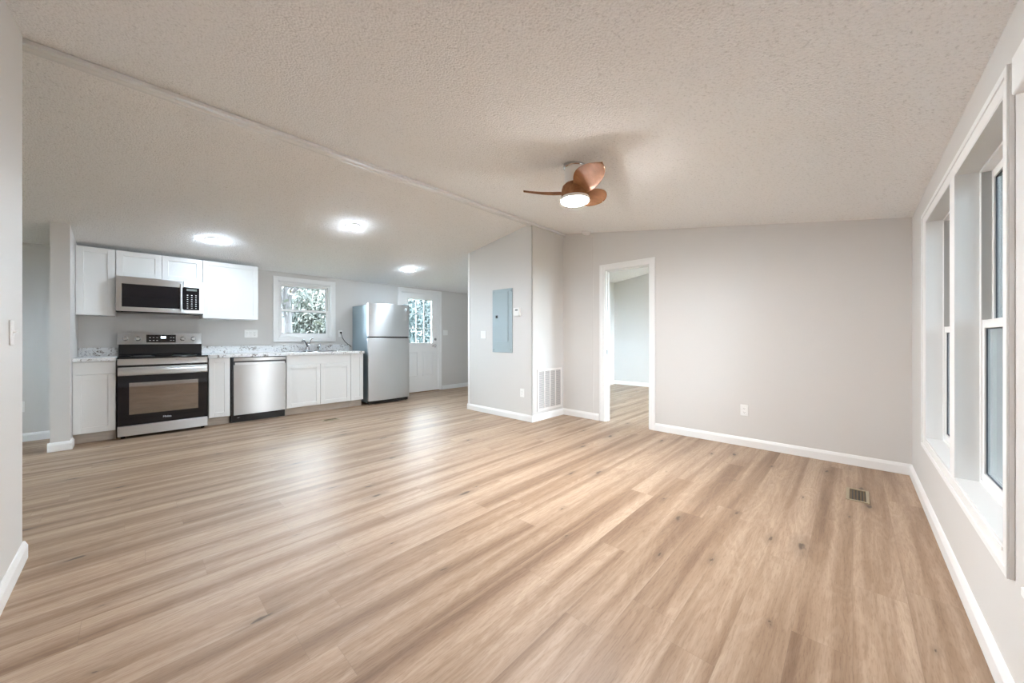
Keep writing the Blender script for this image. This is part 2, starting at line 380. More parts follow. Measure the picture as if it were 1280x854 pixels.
KW = (1.56, 2.35, 1.125, 2.015)       # kitchen window opening
DR = (3.655, 4.555, -1.0, 2.06)        # kitchen door opening
W1 = (2.70, 3.50, 0.47, 1.865)        # right wall, far window
W2 = (1.855, 2.60, 0.47, 1.865)       # right wall, near window
W3 = (0.55, 1.55, 0.50, 1.80)         # window behind the shade
WB = (5.2, 7.6, 0.5, 2.0)             # unseen bedroom window, enlarged to bring in daylight
BD = (1.80, 2.42, -1.0, 2.035)         # bedroom doorway
WH = (4.3, 5.2, 0.9, 1.85)             # unseen side room window, added and sized for daylight
wall('wall_back', 'y', YK, YK + 0.15, -3.7, 8.4, [KW, DR], 'light grey kitchen wall with a window and an outside door')
wall('wall_right', 'y', YR - 0.16, YR, -0.55, 8.4, [W1, W2, W3, WB], 'light grey wall with deep set windows')
wall('wall_far', 'x', XF, XF + 0.11, YR, 4.30, [BD], 'warm greige far wall with the bedroom doorway')
mb = MB()
def slope_box(mb, x0, x1, y0, y1, z0=-0.02):
    ys = [y0, RIDGE_Y, y1] if y0 < RIDGE_Y < y1 else [y0, y1]
    for a, b_ in zip(ys, ys[1:]):
        za, zb = ceil_z(a) + .04, ceil_z(b_) + .04
        mb.hexa([(x0, a, z0), (x1, a, z0), (x1, b_, z0), (x0, b_, z0), (x0, a, za), (x1, a, za), (x1, b_, zb), (x0, b_, zb)])
slope_box(mb, XP, XP + .11, RIDGE_Y, 4.40); slope_box(mb, XP + .11, XF, RIDGE_Y, RIDGE_Y + .11); slope_box(mb, XP + .11, XE, 4.29, 4.40)
struct(mb.build('wall_partition', 'wall'), 'pale partition wall jutting out with the breaker panel on it', 'wall')
wall('wall_passage', 'x', XE, XE + .11, 4.40, YK, [], 'end wall of the passage beside the kitchen door')
wall('wall_left', 'x', XL - .12, XL, YR, 3.03, [], 'pale grey wall at the left edge with a light switch')
wall('wall_hall', 'y', 2.91, 3.03, -3.7, XL - .12, [], 'wall closing the side room')
wall('wall_side', 'x', -3.7, -3.55, 3.03, YK, [WH], 'outer wall of the side room')
mb = MB(); slope_box(mb, -0.55, -0.425, 5.70, YK)
struct(mb.build('wall_stub', 'wall'), 'short wall end beside the cabinets', 'wall')
wall('wall_bedroom', 'x', 8.14, 8.3, YR, 4.36, [], 'far bedroom wall seen through the doorway')
wall('wall_bedroom_side', 'y', 4.25, 4.36, XE + .11, 8.14, [], 'side bedroom wall')

# baseboards: profiled strips; points run along the wall foot, n is the side they stand on
def baseboard(name, runs, label):
    mb = MB()
    for ax, c, u0, u1, sgn in runs:
        prof = [(c, 0.001), (c + sgn * .016, 0.001), (c + sgn * .016, .066), (c + sgn * .010, .080), (c + sgn * .006, .088), (c, .090)]
        if ax == 'x': mb.prism(prof, 'y', u0, u1)   # wall of constant X: profile in X-Z, run along Y
        else: mb.prism(prof, 'x', u0, u1)
    struct(mb.build(name, 'trim'), label, 'baseboard')
baseboard('baseboard_far', [('x', XF, YR, 1.74, -1), ('x', XF, 2.50, RIDGE_Y, -1)], 'white baseboard along the far wall')
baseboard('baseboard_right', [('y', YR, XL, XF, 1)], 'white baseboard under the windows')
baseboard('baseboard_left', [('x', XL, YR, 3.046, 1), ('y', 3.03, XL - .12, XL, 1)], 'white baseboard at the foot of the left wall')
baseboard('baseboard_partition', [('x', XP, RIDGE_Y - .016, 4.416, -1), ('y', RIDGE_Y, XP, XF, -1), ('y', 4.40, XP, XE, 1)], 'white baseboard around the partition')
baseboard('baseboard_back', [('y', YK, 4.64, XE, -1), ('y', YK, -3.5, -0.55, -1), ('x', XE, 4.40, YK, -1)], 'white baseboard on the kitchen wall')
baseboard('baseboard_stub', [('x', -0.425, 5.70, 5.875, 1), ('x', -0.55, 5.70, YK, -1), ('y', 5.70, -0.566, -0.409, -1)], 'white baseboard around the short wall end')
baseboard('baseboard_bedroom', [('x', 8.14, YR, 4.25, -1), ('y', 4.25, XE + .11, 8.14, -1)], 'white baseboard in the bedroom')

# ridge trim strip and slim corner strips
zr = 2.645
struct(MB().prism([(RIDGE_Y - .045, zr - .010), (RIDGE_Y - .045, zr - .034), (RIDGE_Y - .012, zr - .034), (RIDGE_Y + .004, zr - .026), (RIDGE_Y + .022, zr - .038), (RIDGE_Y + .050, zr - .034), (RIDGE_Y + .066, zr - .012), (RIDGE_Y, zr)], 'x', XL - .1, XF).build('trim_1', 'jamb', bevel=.002),
       'white moulding along the ceiling ridge', 'trim')
mb = MB(); mb.box(XP - .006, XP, 4.365, 4.40, .09, ceil_z(4.4)); mb.box(XP - .006, XP + .02, 4.40, 4.406, .09, ceil_z(4.4))
struct(mb.build('trim_2', 'trim'), 'white corner strip at the passage end of the partition', 'trim')
mb = MB(); mb.box(XP - .005, XP, 3.085, 3.12, .09, ceil_z(3.12) - .02); mb.box(XP - .005, XP + .03, 3.085, 3.09, .09, 2.61)
struct(mb.build('trim_3', 'wall'), 'painted corner strip on the partition', 'trim')
struct(MB().box(XF - .005, XF, 2.585, 2.61, .09, ceil_z(2.59)).build('trim_4', 'wall', bevel=.001), 'painted wall batten beside the doorway', 'trim')
struct(MB().box(-3.5, -.55, YK - .02, YK, 2.125, 2.15).build('trim_5', 'wall', bevel=.004), 'thin ceiling strip in the side room', 'trim')
struct(MB().box(1.25, XE, YK - .018, YK, 2.130, 2.148).build('trim_6', 'wall', bevel=.004), 'thin ceiling strip above the kitchen window', 'trim')

# ------------------------------------------------------------------ doorway to the bedroom
d0, d1, dz = BD[0], BD[1], BD[3]
mb = MB()
mb.box(XF, XF + .11, d0, d0 + .018, 0, dz); mb.box(XF, XF + .11, d1 - .018, d1, 0, dz); mb.box(XF, XF + .11, d0, d1, dz - .018, dz)
mb.box(XF + .045, XF + .075, d0 + .018, d0 + .029, 0, dz - .018); mb.box(XF + .045, XF + .075, d1 - .029, d1 - .018, 0, dz - .018); mb.box(XF + .045, XF + .075, d0, d1, dz - .03, dz - .018)
door1 = struct(mb.build('door_1', 'jamb', bevel=.001), 'open white framed doorway into the bedroom', 'doorway')
def ring(mb, put, u0, u1, z0, z1, t, sides='lrtb', tb=None):
    """four butt-jointed strips of width t inside the rectangle; put(u0,u1,z0,z1) adds one strip"""
    tb = t if tb is None else tb
    a = u0 + (t if 'l' in sides else 0); b_ = u1 - (t if 'r' in sides else 0)
    if 'l' in sides: put(u0, u0 + t, z0, z1)
    if 'r' in sides: put(u1 - t, u1, z0, z1)
    if 't' in sides: put(a, b_, z1 - t, z1)
    if 'b' in sides: put(a, b_, z0, z0 + tb)
def casing(axis, c, sgn, u0, u1, z0, z1, wdt, sides='lrtb', t1=.012, t2=.018):
    """stepped casing ring: a flat band with a thicker outer band lying on it"""
    mb = MB()
    def putter(a_, b_):
        def put(u, v_, p, q):
            lo, hi = c + sgn * a_, c + sgn * b_
            if axis == 'x': mb.box(lo, hi, u, v_, p, q)
            else: mb.box(u, v_, lo, hi, p, q)
        return put
    ring(mb, putter(0, t1), u0, u1, z0, z1, wdt, sides)
    ring(mb, putter(t1, t2), u0, u1, z0, z1, wdt * .35, sides)
    return mb
casing('x', XF, -1, d0 - .064, d1 + .064, 0, dz + .064, .072, 'lrt').build('door_casing', 'trim', door1, bevel=.002)
casing('x', XF + .11, 1, d0 - .064, d1 + .064, 0, dz + .064, .072, 'lrt').build('door_casing', 'trim', door1, bevel=.002)
MB().box(XF + .015, XF + .042, d1 - .0195, d1 - .0175, .90, .96).build('strike_plate', 'chrome', door1)

# ------------------------------------------------------------------ windows
def hung_window(name, axis, c_in, c_out, u0, u1, z0, z1, label, zm=None, fr=.035, st=.032, c1=.012, c2=.046, th=.030):
    """double-hung sash window filling an opening; c_in is the room-side plane of the unit, c_out the outside"""
    zm = zm or (z0 + z1) / 2
    s = 1 if c_out > c_in else -1
    def B(mb, a, b_, c, d, z_, zz):   # u range, depth range measured outwards from c_in
        lo, hi = c_in + s * c, c_in + s * d
        if axis == 'y': mb.box(a, b_, lo, hi, z_, zz)
        else: mb.box(lo, hi, a, b_, z_, zz)
    mb = MB(); dp = abs(c_out - c_in)
    B(mb, u0, u0 + fr, 0, dp, z0, z1); B(mb, u1 - fr, u1, 0, dp, z0, z1); B(mb, u0 + fr, u1 - fr, 0, dp, z1 - fr, z1); B(mb, u0 + fr, u1 - fr, 0, dp, z0, z0 + fr)
    root = struct(mb.build(name, 'trim', bevel=.002), label, 'window')
    a, b_ = u0 + fr, u1 - fr
    for nm, c, zz0, zz1 in (('lower_sash', c1, z0 + fr, zm + .018), ('upper_sash', c2, zm - .018, z1 - fr)):
        mb = MB()
        B(mb, a, a + st, c, c + th, zz0, zz1); B(mb, b_ - st, b_, c, c + th, zz0, zz1)
        B(mb, a + st, b_ - st, c, c + th, zz0, zz0 + .036); B(mb, a + st, b_ - st, c, c + th, zz1 - .036, zz1)
        so = mb.build(nm, 'trim', root, bevel=.002)
        mb = MB(); B(mb, a + st - .004, b_ - st + .004, c + th * .45, c + th * .45 + .004, zz0 + .032, zz1 - .032)
        mb.build('pane', 'glass', so)
        mb = MB(); e = .005
        A_, B_ = a + st, b_ - st; p0, p1 = zz0 + .036, zz1 - .036
        for q in ((A_, A_ + e, p0, p1), (B_ - e, B_, p0, p1), (A_ + e, B_ - e, p0, p0 + e), (A_ + e, B_ - e, p1 - e, p1)):
            B(mb, q[0], q[1], c + th * .45 - .004, c + th * .45, q[2], q[3])
        mb.build('gasket', 'screen', so)
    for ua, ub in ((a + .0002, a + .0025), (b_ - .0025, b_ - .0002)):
        mb = MB(); B(mb, ua, ub, c1 - .003, c2 - .001, zm + .020, z1 - fr - .001); mb.build('jamb_liner_shade', 'linershade', root)  # grey strips on the jambs stand in for shade in the sash gap
    mb = MB(); um = (a + b_) / 2
    B(mb, um - .03, um + .03, .002, .04, zm + .018, zm + .026); B(mb, um - .008, um + .02, .006, .03, zm + .026, zm + .036)
    mb.build('sash_lock', 'trim', root, bevel=.001)
    return root
w1 = hung_window('window_1', 'y', YK + .035, YK + .125, KW[0], KW[1], KW[2], KW[3], 'white double hung window over the kitchen sink', 1.56)
a, b_, z0, z1 = KW; cw = .066
casing('y', YK, -1, a - cw, b_ + cw, z0 - cw, z1 + cw, cw).build('window_casing', 'trim', w1, bevel=.002)
mb = MB(); ring(mb, lambda u, v_, p, q: mb.box(u, v_, YK - .008, YK + .034, p, q), a + .0005, b_ - .0005, z0 + .0005, z1 - .0005, .008)
mb.build('reveal', 'jamb', w1)

def reveal(root, o, depth=.060):
    mb = MB(); ring(mb, lambda u, v_, p, q: mb.box(u, v_, YR - depth, YR + .0115, p, q), o[0] + .0005, o[1] - .0005, o[2] + .0005, o[3] - .0005, .006)
    mb.build('reveal', 'jamb', root)
for nm, o, lb in (('window_2', W1, 'far window of the pair in the right wall'), ('window_3', W2, 'near window of the pair in the right wall'), ('window_4', W3, 'window behind the pale shade at the right edge')):
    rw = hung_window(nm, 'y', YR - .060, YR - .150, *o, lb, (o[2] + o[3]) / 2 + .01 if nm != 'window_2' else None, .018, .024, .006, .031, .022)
    reveal(rw, o)
    mb = MB(); ring(mb, lambda u, v_, p, q: mb.box(u, v_, YR - .146, YR - .136, p, q), o[0] + .018, o[1] - .018, o[2] + .018, o[3] - .018, .014)
    sf = mb.build('screen_frame', 'trim', rw)
    MB().box(o[0] + .032, o[1] - .032, YR - .142, YR - .141, o[2] + .032, o[3] - .032).build('insect_screen', 'mesh', sf)  # insect screen made full height to dim daylight and the outside view
    if nm == 'window_3':
        # one casing frames the pair; it is fixed to the wall around both openings
        A, B_, z0, z1 = W2[0], W1[1], W1[2], W1[3]; c = .055
        mb = MB(); u0, u1, p0, p1 = A - c, B_ + .16, z0 - .075, z1 + .07
        def flat(t0, t1, wl, wr, wt, wb):
            mb.box(u0, u0 + wl, t0, t1, p0, p1); mb.box(u1 - wr, u1, t0, t1, p0, p1)
            mb.box(u0 + wl, u1 - wr, t0, t1, p1 - wt, p1); mb.box(u0 + wl, u1 - wr, t0, t1, p0, p0 + wb)
        flat(YR, YR + .012, c, .16, .07, .075); mb.box(W2[1], W1[0], YR, YR + .012, z0, z1)
        flat(YR + .012, YR + .0165, .022, .03, .025, .025)
        mb.box(A, B_, YR + .012, YR + .016, z0 - .014, z0 - .002)
        mb.build('window_casing', 'trim', rw, bevel=.0015)
hung_window('window_5', 'y', YR - .060, YR - .150, *WB, 'bedroom window out of view')
hung_window('window_6', 'x', -3.60, -3.68, *WH, 'side room window out of view')

# ------------------------------------------------------------------ kitchen outside door
mb = MB(); a, b_, _, zt = DR
mb.box(a, a + .02, YK, YK + .14, 0, zt); mb.box(b_ - .02, b_, YK, YK + .14, 0, zt); mb.box(a, b_, YK, YK + .14, zt - .02, zt)
door2 = struct(mb.build('door_2', 'trim', bevel=.001), 'white half glazed outside door right of the fridge', 'door')
cw = .066
casing('y', YK, -1, a - cw, b_ + cw, .015, zt + cw, cw + .006, 'lrt').build('door_casing', 'trim', door2, bevel=.002)
# slab with a glazed opening and two raised panels below
s0, s1, st = a + .024, b_ - .024, zt - .024
g0, g1, gz0, gz1 = s0 + .145, s1 - .145, 1.02, 1.915
y0, y1 = YK + .012, YK + .054
mb = MB()
mb.box(s0, g0, y0, y1, .012, st); mb.box(g1, s1, y0, y1, .012, st); mb.box(g0, g1, y0, y1, gz1, st); mb.box(g0, g1, y0, y1, .012, gz0)
slab = mb.build('door_slab', 'trim', door2, bevel=.001)
mb = MB(); e = .022
for q in ((g0 - e, g0, gz0 - e, gz1 + e), (g1, g1 + e, gz0 - e, gz1 + e), (g0, g1, gz0 - e, gz0), (g0, g1, gz1, gz1 + e)): mb.box(q[0], q[1], y0 - .010, y0, q[2], q[3])
for i in (1, 2):
    u = g0 + (g1 - g0) * i / 3; mb.box(u - .009, u + .009, y0 - .006, y0 + .012, gz0, gz1)
    v_ = gz0 + (gz1 - gz0) * i / 3; mb.box(g0, g1, y0 - .006, y0 + .012, v_ - .009, v_ + .009)
mb.build('lite_grille', 'trim', slab, bevel=.002)
MB().box(g0, g1, y0 + .014, y0 + .019, gz0, gz1).build('pane', 'glass', slab)
for u0, u1 in ((s0 + .11, s0 + .375), (s1 - .375, s1 - .11)):
    mb = MB(); z0, z1 = .33, .85
    for q in ((u0, u0 + .03, z0, z1), (u1 - .03, u1, z0, z1), (u0, u1, z0, z0 + .03), (u0, u1, z1 - .03, z1)): mb.box(q[0], q[1], y0 - .011, y0, q[2], q[3])
    mb.box(u0 + .05, u1 - .05, y0 - .010, y0, z0 + .05, z1 - .05)
    mb.build('raised_panel', 'trim', slab, bevel=.004)
kx = s1 - .06
mb = MB(); mb.lathe([(.032, 0), (.032, -.008), (.012, -.012), (.012, -.045)], (kx, y0, .955), 'y'); mb.tube([(kx, y0 - .045, .955), (kx - .05, y0 - .05, .955), (kx - .105, y0 - .045, .95)], .010, 10)
mb.build('lever_handle', 'chrome', slab, smooth=True)
MB().lathe([(.030, 0), (.030, -.010), (.024, -.018), (.010, -.020)], (kx, y0, 1.095), 'y').build('deadbolt', 'chrome', slab, smooth=True)
MB().box(a, b_, YK - .03, YK + .14, 0.0005, .014).build('threshold', 'threshold', door2, bevel=.003)

# ------------------------------------------------------------------ cabinets
def shaker(mb, x0, x1, z0, z1, yf, stile=.057):
    t = .019
    mb.box(x0, x0 + stile, yf, yf + t, z0, z1); mb.box(x1 - stile, x1, yf, yf + t, z0, z1)
    mb.box(x0 + stile, x1 - stile, yf, yf + t, z0, z0 + stile); mb.box(x0 + stile, x1 - stile, yf, yf + t, z1 - stile, z1)
    mb.box(x0 + stile - .001, x1 - stile + .001, yf + .011, yf + t - .001, z0 + stile - .001, z1 - stile + .001)
    return mb
def slabfront(mb, x0, x1, z0, z1, yf): return mb.box(x0, x1, yf, yf + .019, z0, z1)
def cabinet(name, x0, x1, z0, z1, yf, yb, fronts, label, cat, group, toe=False):
    o = thing(name, label, cat, ((x0 + x1) / 2, (yf + yb) / 2, 0 if toe else z0), group=group)
    zb = .105 if toe else z0
    MB().box(x0, x1, yf + .021, yb, zb, z1).build('body', 'cabinet', o, bevel=.001)
    if toe: MB().box(x0 + .001, x1 - .001, yf + .075, yb, 0.0, zb).build('toe_kick', 'toe', o)
    for kind, a, b_, c, d in fronts:
        mb = MB()
        (shaker if kind == 'door' else slabfront)(mb, a, b_, c, d, yf)
        mb.build({'door': 'door', 'drawer': 'drawer_front', 'false': 'false_front'}[kind], 'cabinet', o, bevel=.0015)
    return o
YU = 6.17; g = .0025; UG = 'white shaker wall cabinets'
cabinet('wall_cabinet', -.424, -.129, 1.375, 2.137, YU, YK - .001, [('door', -.424 + g, -.129 - g, 1.377, 2.135)], 'narrow tall white wall cabinet left of the microwave', 'cabinet', UG)
cabinet('wall_cabinet', -.127, .636, 1.835, 2.137, YU, YK - .001, [('door', -.127 + g, .2545 - g, 1.837, 2.135), ('door', .2545 + g, .636 - g, 1.837, 2.135)], 'short white two-door wall cabinet directly above the microwave', 'cabinet', UG)
cabinet('wall_cabinet', .638, 1.243, 1.378, 2.137, YU, YK - .001, [('door', .638 + g, 1.243 - g, 1.38, 2.135)], 'wide white wall cabinet right of the microwave', 'cabinet', UG)
YB = 5.875; BG = 'white shaker base cabinets'; CT = .868
cabinet('base_cabinet', -.424, -.118, 0, CT, YB, YK - .001, [('drawer', -.424 + g, -.118 - g, .732, .862), ('door', -.424 + g, -.118 - g, .112, .727)], 'white base cabinet with one drawer and door left of the range', 'cabinet', BG, True)
cabinet('base_cabinet', .664, .880, 0, CT, YB, YK - .001, [('door', .664 + g, .880 - g, .112, .862)], 'slim white base cabinet with one full-height door between range and dishwasher', 'cabinet', BG, True)
cabinet('base_cabinet', 1.520, 2.424, 0, CT, YB, YK - .001, [('false', 1.52 + g, 2.424 - g, .732, .862), ('door', 1.52 + g, 1.972 - g, .112, .727), ('door', 1.972 + g, 2.424 - g, .112, .727)], 'white two-door sink base cabinet under the window', 'cabinet', BG, True)
cabinet('base_cabinet', 2.426, 2.632, 0, CT, YB, YK - .001, [('door', 2.426 + g, 2.632 - g, .112, .862)], 'slim white base cabinet at the run end touching the fridge', 'cabinet', BG, True)

# worktops (laminate, with backsplash); the right one has a cut-out for the sink
SX0, SX1, SY0, SY1 = 1.62, 2.32, 5.97, 6.36
o = thing('worktop', 'short speckled white worktop left of the range', 'countertop', (-.27, 6.17, CT), group='speckled worktops')
MB().box(-.424, -.116, 5.852, YK - .001, CT, .905).build('slab', 'counter', o, bevel=.004)
MB().box(-.424, -.116, YK - .021, YK - .001, .905, 1.005).build('backsplash', 'counter', o, bevel=.003)
o = thing('worktop', 'long speckled white worktop between range and fridge, holding the sink', 'countertop', (1.64, 6.17, CT), group='speckled worktops')
mb = MB(); mb.box(.656, SX0, 5.852, YK - .001, CT, .905); mb.box(SX1, 2.640, 5.852, YK - .001, CT, .905); mb.box(SX0, SX1, 5.852, SY0, CT, .905); mb.box(SX0, SX1, SY1, YK - .001, CT, .905)
mb.build('slab', 'counter', o)
MB().box(.656, 2.640, YK - .021, YK - .001, .905, 1.005).build('backsplash', 'counter', o, bevel=.003)
# sink
o = thing('sink', 'stainless drop-in double kitchen sink set in the long worktop', 'sink', ((SX0 + SX1) / 2, 6.17, .905))
mb = MB(); r0, r1 = SX0 - .018, SX1 + .018; q0, q1 = SY0 - .018, SY1 + .070
mb.box(r0, r1, q0, SY0 + .004, .9052, .910); mb.box(r0, r1, SY1 - .004, q1, .9052, .910); mb.box(r0, SX0 + .004, SY0 + .004, SY1 - .004, .9052, .910); mb.box(SX1 - .004, r1, SY0 + .004, SY1 - .004, .9052, .910)
mb.box(1.958, 1.982, SY0 + .004, SY1 - .004, .9, .910)
mb.build('rim', 'chrome', o, bevel=.0015)
for a, b_ in ((SX0 + .004, 1.958), (1.982, SX1 - .004)):
    mb = MB(); c, d, zb = SY0 + .006, SY1 - .006, .885; t = .002
    # bowl sides within the worktop thickness and a shallow visible basin
    mb.box(a, a + t, c, d, zb - .01, .906); mb.box(b_ - t, b_, c, d, zb - .01, .906); mb.box(a, b_, c, c + t, zb - .01, .906); mb.box(a, b_, d - t, d, zb - .01, .906); mb.box(a, b_, c, d, zb - .012, zb - .010)
    bo = mb.build('bowl', 'chrome', o)
    MB().lathe([(.04, zb - .0098), (.04, zb - .008), (.02, zb - .0085)], ((a + b_) / 2, (c + d) / 2, 0), 'z', 20).build('drain', 'slot', bo)
# faucet
fx, fy = 1.955, 6.395
o = thing('faucet', 'chrome kitchen faucet with raised lever and slanting spout behind the sink', 'faucet', (fx, fy, .910))
MB().lathe([(.055, .910), (.055, .916), (.026, .922), (.024, .965), (.020, .975)], (fx, fy, 0)).build('base', 'chrome', o, smooth=True)
MB().tube([(fx, fy, .965), (fx - .02, fy - .03, 1.0), (fx - .06, fy - .08, 1.055), (fx - .10, fy - .13, 1.085), (fx - .125, fy - .155, 1.080), (fx - .13, fy - .162, 1.06)], .013, 12).build('spout', 'chrome', o, smooth=True)
MB().tube([(fx, fy, .965), (fx + .012, fy, 1.03), (fx + .04, fy - .02, 1.10), (fx + .075, fy - .03, 1.125)], .01, 12, [.018, .016, .011, .008]).build('lever', 'chrome', o, smooth=True)
o = tag(MB().lathe([(.022, .910), (.020, .918), (.013, .922), (.012, .965), (.017, .985), (.016, 1.02), (.010, 1.028)], (2.135, fy, 0)).build('side_sprayer', 'chrome', origin=(2.135, fy, .910), smooth=True),
        'small chrome side sprayer standing right of the faucet', 'sprayer')

# ------------------------------------------------------------------ range
rx0, rx1, ry = -.108, .650, 5.83
o = thing('range', 'stainless freestanding electric range with black glass oven door', 'stove', ((rx0 + rx1) / 2, 6.14, 0))
mb = MB(); mb.box(rx0, rx1, ry + .035, 6.465, .03, .888); body = mb.build('body', 'dark', o, bevel=.003)
for sx in (rx0 + .04, rx1 - .04):
    for sy in (ry + .08, 6.40): MB().lathe([(.018, 0.0), (.018, .031)], (sx, sy, 0), 'z', 12).build('foot', 'dark', o)
MB().box(rx0 - .002, rx1 + .002, ry - .008, 6.395, .888, .906).build('cooktop', 'blackglass', o, bevel=.004)
for cx_, cy_, r_ in ((.09, 5.98, .10), (.45, 5.98, .115), (.09, 6.25, .08), (.45, 6.25, .09)):
    MB().lathe([(r_, .9062), (r_, .9066), (r_ - .004, .9066), (r_ - .004, .9062)], (cx_, cy_, 0), 'z', 40).build('burner_mark', 'lcd', o)
MB().box(rx0, rx1, ry + .004, ry + .034, .815, .886).build('front_rail', 'steel', o, bevel=.003)
MB().box(rx0 + .003, rx1 - .003, ry + .010, ry + .034, .795, .813).build('shadow_gap', 'dark', o)
# oven door
ozt = .793; mb = MB(); wx0, wx1, wz0, wz1 = rx0 + .088, rx1 - .088, .262, .618
yd0, yd1 = ry, ry + .034
mb.box(rx0 + .002, wx0, yd0, yd1, .148, ozt); mb.box(wx1, rx1 - .002, yd0, yd1, .148, ozt); mb.box(wx0, wx1, yd0, yd1, .148, wz0); mb.box(wx0, wx1, yd0, yd1, wz1, ozt)
od = mb.build('oven_door', 'blackglass', o)
mb = MB(); mb.box(wx0, wx1, ry + .004, ry + .008, wz0, wz1); mb.build('oven_window', 'ovenglass', od)
mb = MB(); mb.box(wx0, wx1, ry + .030, ry + .0335, wz0, wz1); mb.build('oven_interior_reflection', 'cavityreflect', od)  # panel coloured like the floor's reflection in the glass
mb = MB(); zk = .43
mb.box(wx0 + .004, wx1 - .004, ry + .014, ry + .018, zk, zk + .006); mb.box(wx0 + .004, wx1 - .004, ry + .022, ry + .026, zk + .055, zk + .059)
for i in range(9): u = wx0 + .03 + i * (wx1 - wx0 - .06) / 8; mb.tube([(u, ry + .016, zk + .003), (u + .012, ry + .024, zk + .057)], .0015, 6)
mb.tube([(wx0 + .33, ry + .017, zk + .012), (wx1 - .10, ry + .017, zk + .085)], .005, 8)
mb.build('oven_rack', 'rack', od)
MB().box(rx0 + .002, rx1 - .002, ry - .003, ry + .001, .700, ozt).build('door_band', 'steel', od, bevel=.001)
mb = MB(); mb.prism([(ry - .040, .705), (ry - .050, .715), (ry - .050, .760), (ry - .040, .770), (ry - .034, .765), (ry - .034, .71)], 'x', rx0 + .01, rx1 - .01)
for u in (rx0 + .03, rx1 - .05): mb.box(u, u + .02, ry - .040, ry - .002, .722, .752)
mb.build('oven_handle', 'steel', od, bevel=.003)
MB().box(rx0, rx1, ry - .002, ry + .034, .030, .142).build('storage_drawer', 'steel', o, bevel=.004)
# back guard with controls
mb = MB(); mb.box(rx0, rx1, 6.400, 6.470, .906, 1.040); mb.build('guard_base', 'blackglass', o, bevel=.002)
MB().box(rx0 - .012, rx1 - .002, 6.392, 6.475, 1.040, 1.180).build('control_panel', 'steel', o, bevel=.004)
for kx_ in (-.055, .052, .460, .565):
    k = MB().lathe([(.028, 0), (.027, -.006), (.022, -.009), (.020, -.030), (.016, -.034)], (kx_, 6.392, 1.110), 'y', 24).build('knob', 'chrome', o, smooth=True)
dp = MB().box(.125, .395, 6.388, 6.393, 1.062, 1.160).build('display_panel', 'blackglass', o, bevel=.001)
for u in (.150, .182, .214, .340, .365):
    for j in range(2): MB().box(u, u + .015, 6.3868, 6.388, 1.085 + j * .035, 1.092 + j * .035).build('touch_key', 'keys', dp)
MB().box(.255, .300, 6.3868, 6.388, 1.115, 1.140).build('clock_digits', 'display', dp)

def text_mesh(txt, size, depth, name, mat, parent, loc, rot):
    cu = bpy.data.curves.new(name, 'FONT'); cu.body = txt; cu.size = size; cu.extrude = depth; cu.align_x = 'CENTER'
    tmp = bpy.data.objects.new('tmp', cu); COL.objects.link(tmp)
    bpy.context.view_layer.update()
    me = bpy.data.meshes.new_from_object(tmp.evaluated_get(bpy.context.evaluated_depsgraph_get())); bpy.data.objects.remove(tmp)
    mat_ = Matrix.Translation(Vector(loc) - Vector(parent['_o'])) @ Euler(rot).to_matrix().to_4x4(); me.transform(mat_)
    me.materials.clear(); me.materials.append(M[mat]); me.name = name
    ob = bpy.data.objects.new(name, me); COL.objects.link(ob); ob.parent = parent; ob['_o'] = parent['_o']; return ob
text_mesh('Midea', .030, .0004, 'logo', 'keys', od, ((rx0 + rx1) / 2 + .015, ry - .0006, .195), (PI / 2, 0, 0))

# ------------------------------------------------------------------ microwave
mx0, mx1, my, mz0, mz1 = -.125, .634, 6.085, 1.418, 1.832
o = thing('microwave', 'stainless over-the-range microwave with dark window and keypad', 'microwave', ((mx0 + mx1) / 2, 6.28, mz0))
MB().box(mx0 + .002, mx1 - .002, my + .035, YK - .002, mz0 + .004, mz1).build('body', 'dark', o, bevel=.002)
MB().box(mx0, mx1, my + .010, my + .035, mz0, mz0 + .012).build('bottom_lip', 'dark', o)
xd = .445; mb = MB(); wz0, wz1, wa = mz0 + .062, mz1 - .085, mx0 + .045
mb.box(mx0, wa, my, my + .034, mz0 + .012, mz1); mb.box(wa, xd, my, my + .034, mz0 + .012, wz0); mb.box(wa, xd, my, my + .034, wz1, mz1)
md = mb.build('door', 'steel', o, bevel=.002)
MB().box(wa, xd, my + .004, my + .030, wz0, wz1).build('door_window', 'blackglass', md)
mb = MB(); mb.tube([(xd - .022, my - .028, mz0 + .045), (xd - .022, my - .032, mz0 + .12), (xd - .022, my - .032, mz1 - .12), (xd - .022, my - .028, mz1 - .045)], .013, 14)
mb.box(xd - .030, xd - .014, my - .026, my + .002, mz0 + .05, mz0 + .075); mb.box(xd - .030, xd - .014, my - .026, my + .002, mz1 - .075, mz1 - .05)
mb.build('handle', 'steel', md, smooth=True)
mb = MB(); mb.box(xd + .002, mx1, my, my + .034, mz0 + .012, wz0 - .01); mb.box(xd + .002, mx1, my, my + .034, wz1 + .01, mz1); mb.box(mx1 - .038, mx1, my, my + .034, wz0 - .01, wz1 + .01)
cp = mb.build('control_column', 'steel', o, bevel=.001)
kp = MB().box(xd + .002, mx1 - .038, my + .003, my + .030, wz0 - .01, wz1 + .01).build('keypad', 'blackglass', cp)
for i in range(3):
    for j in range(7): u = xd + .032 + i * .040; zz = wz0 + .012 + j * .027; MB().box(u, u + .013, my + .0018, my + .003, zz, zz + .008).build('key', 'keys', kp)
MB().box(xd + .03, mx1 - .062, my + .0018, my + .003, wz1 - .035, wz1 - .010).build('clock', 'lcd', kp)

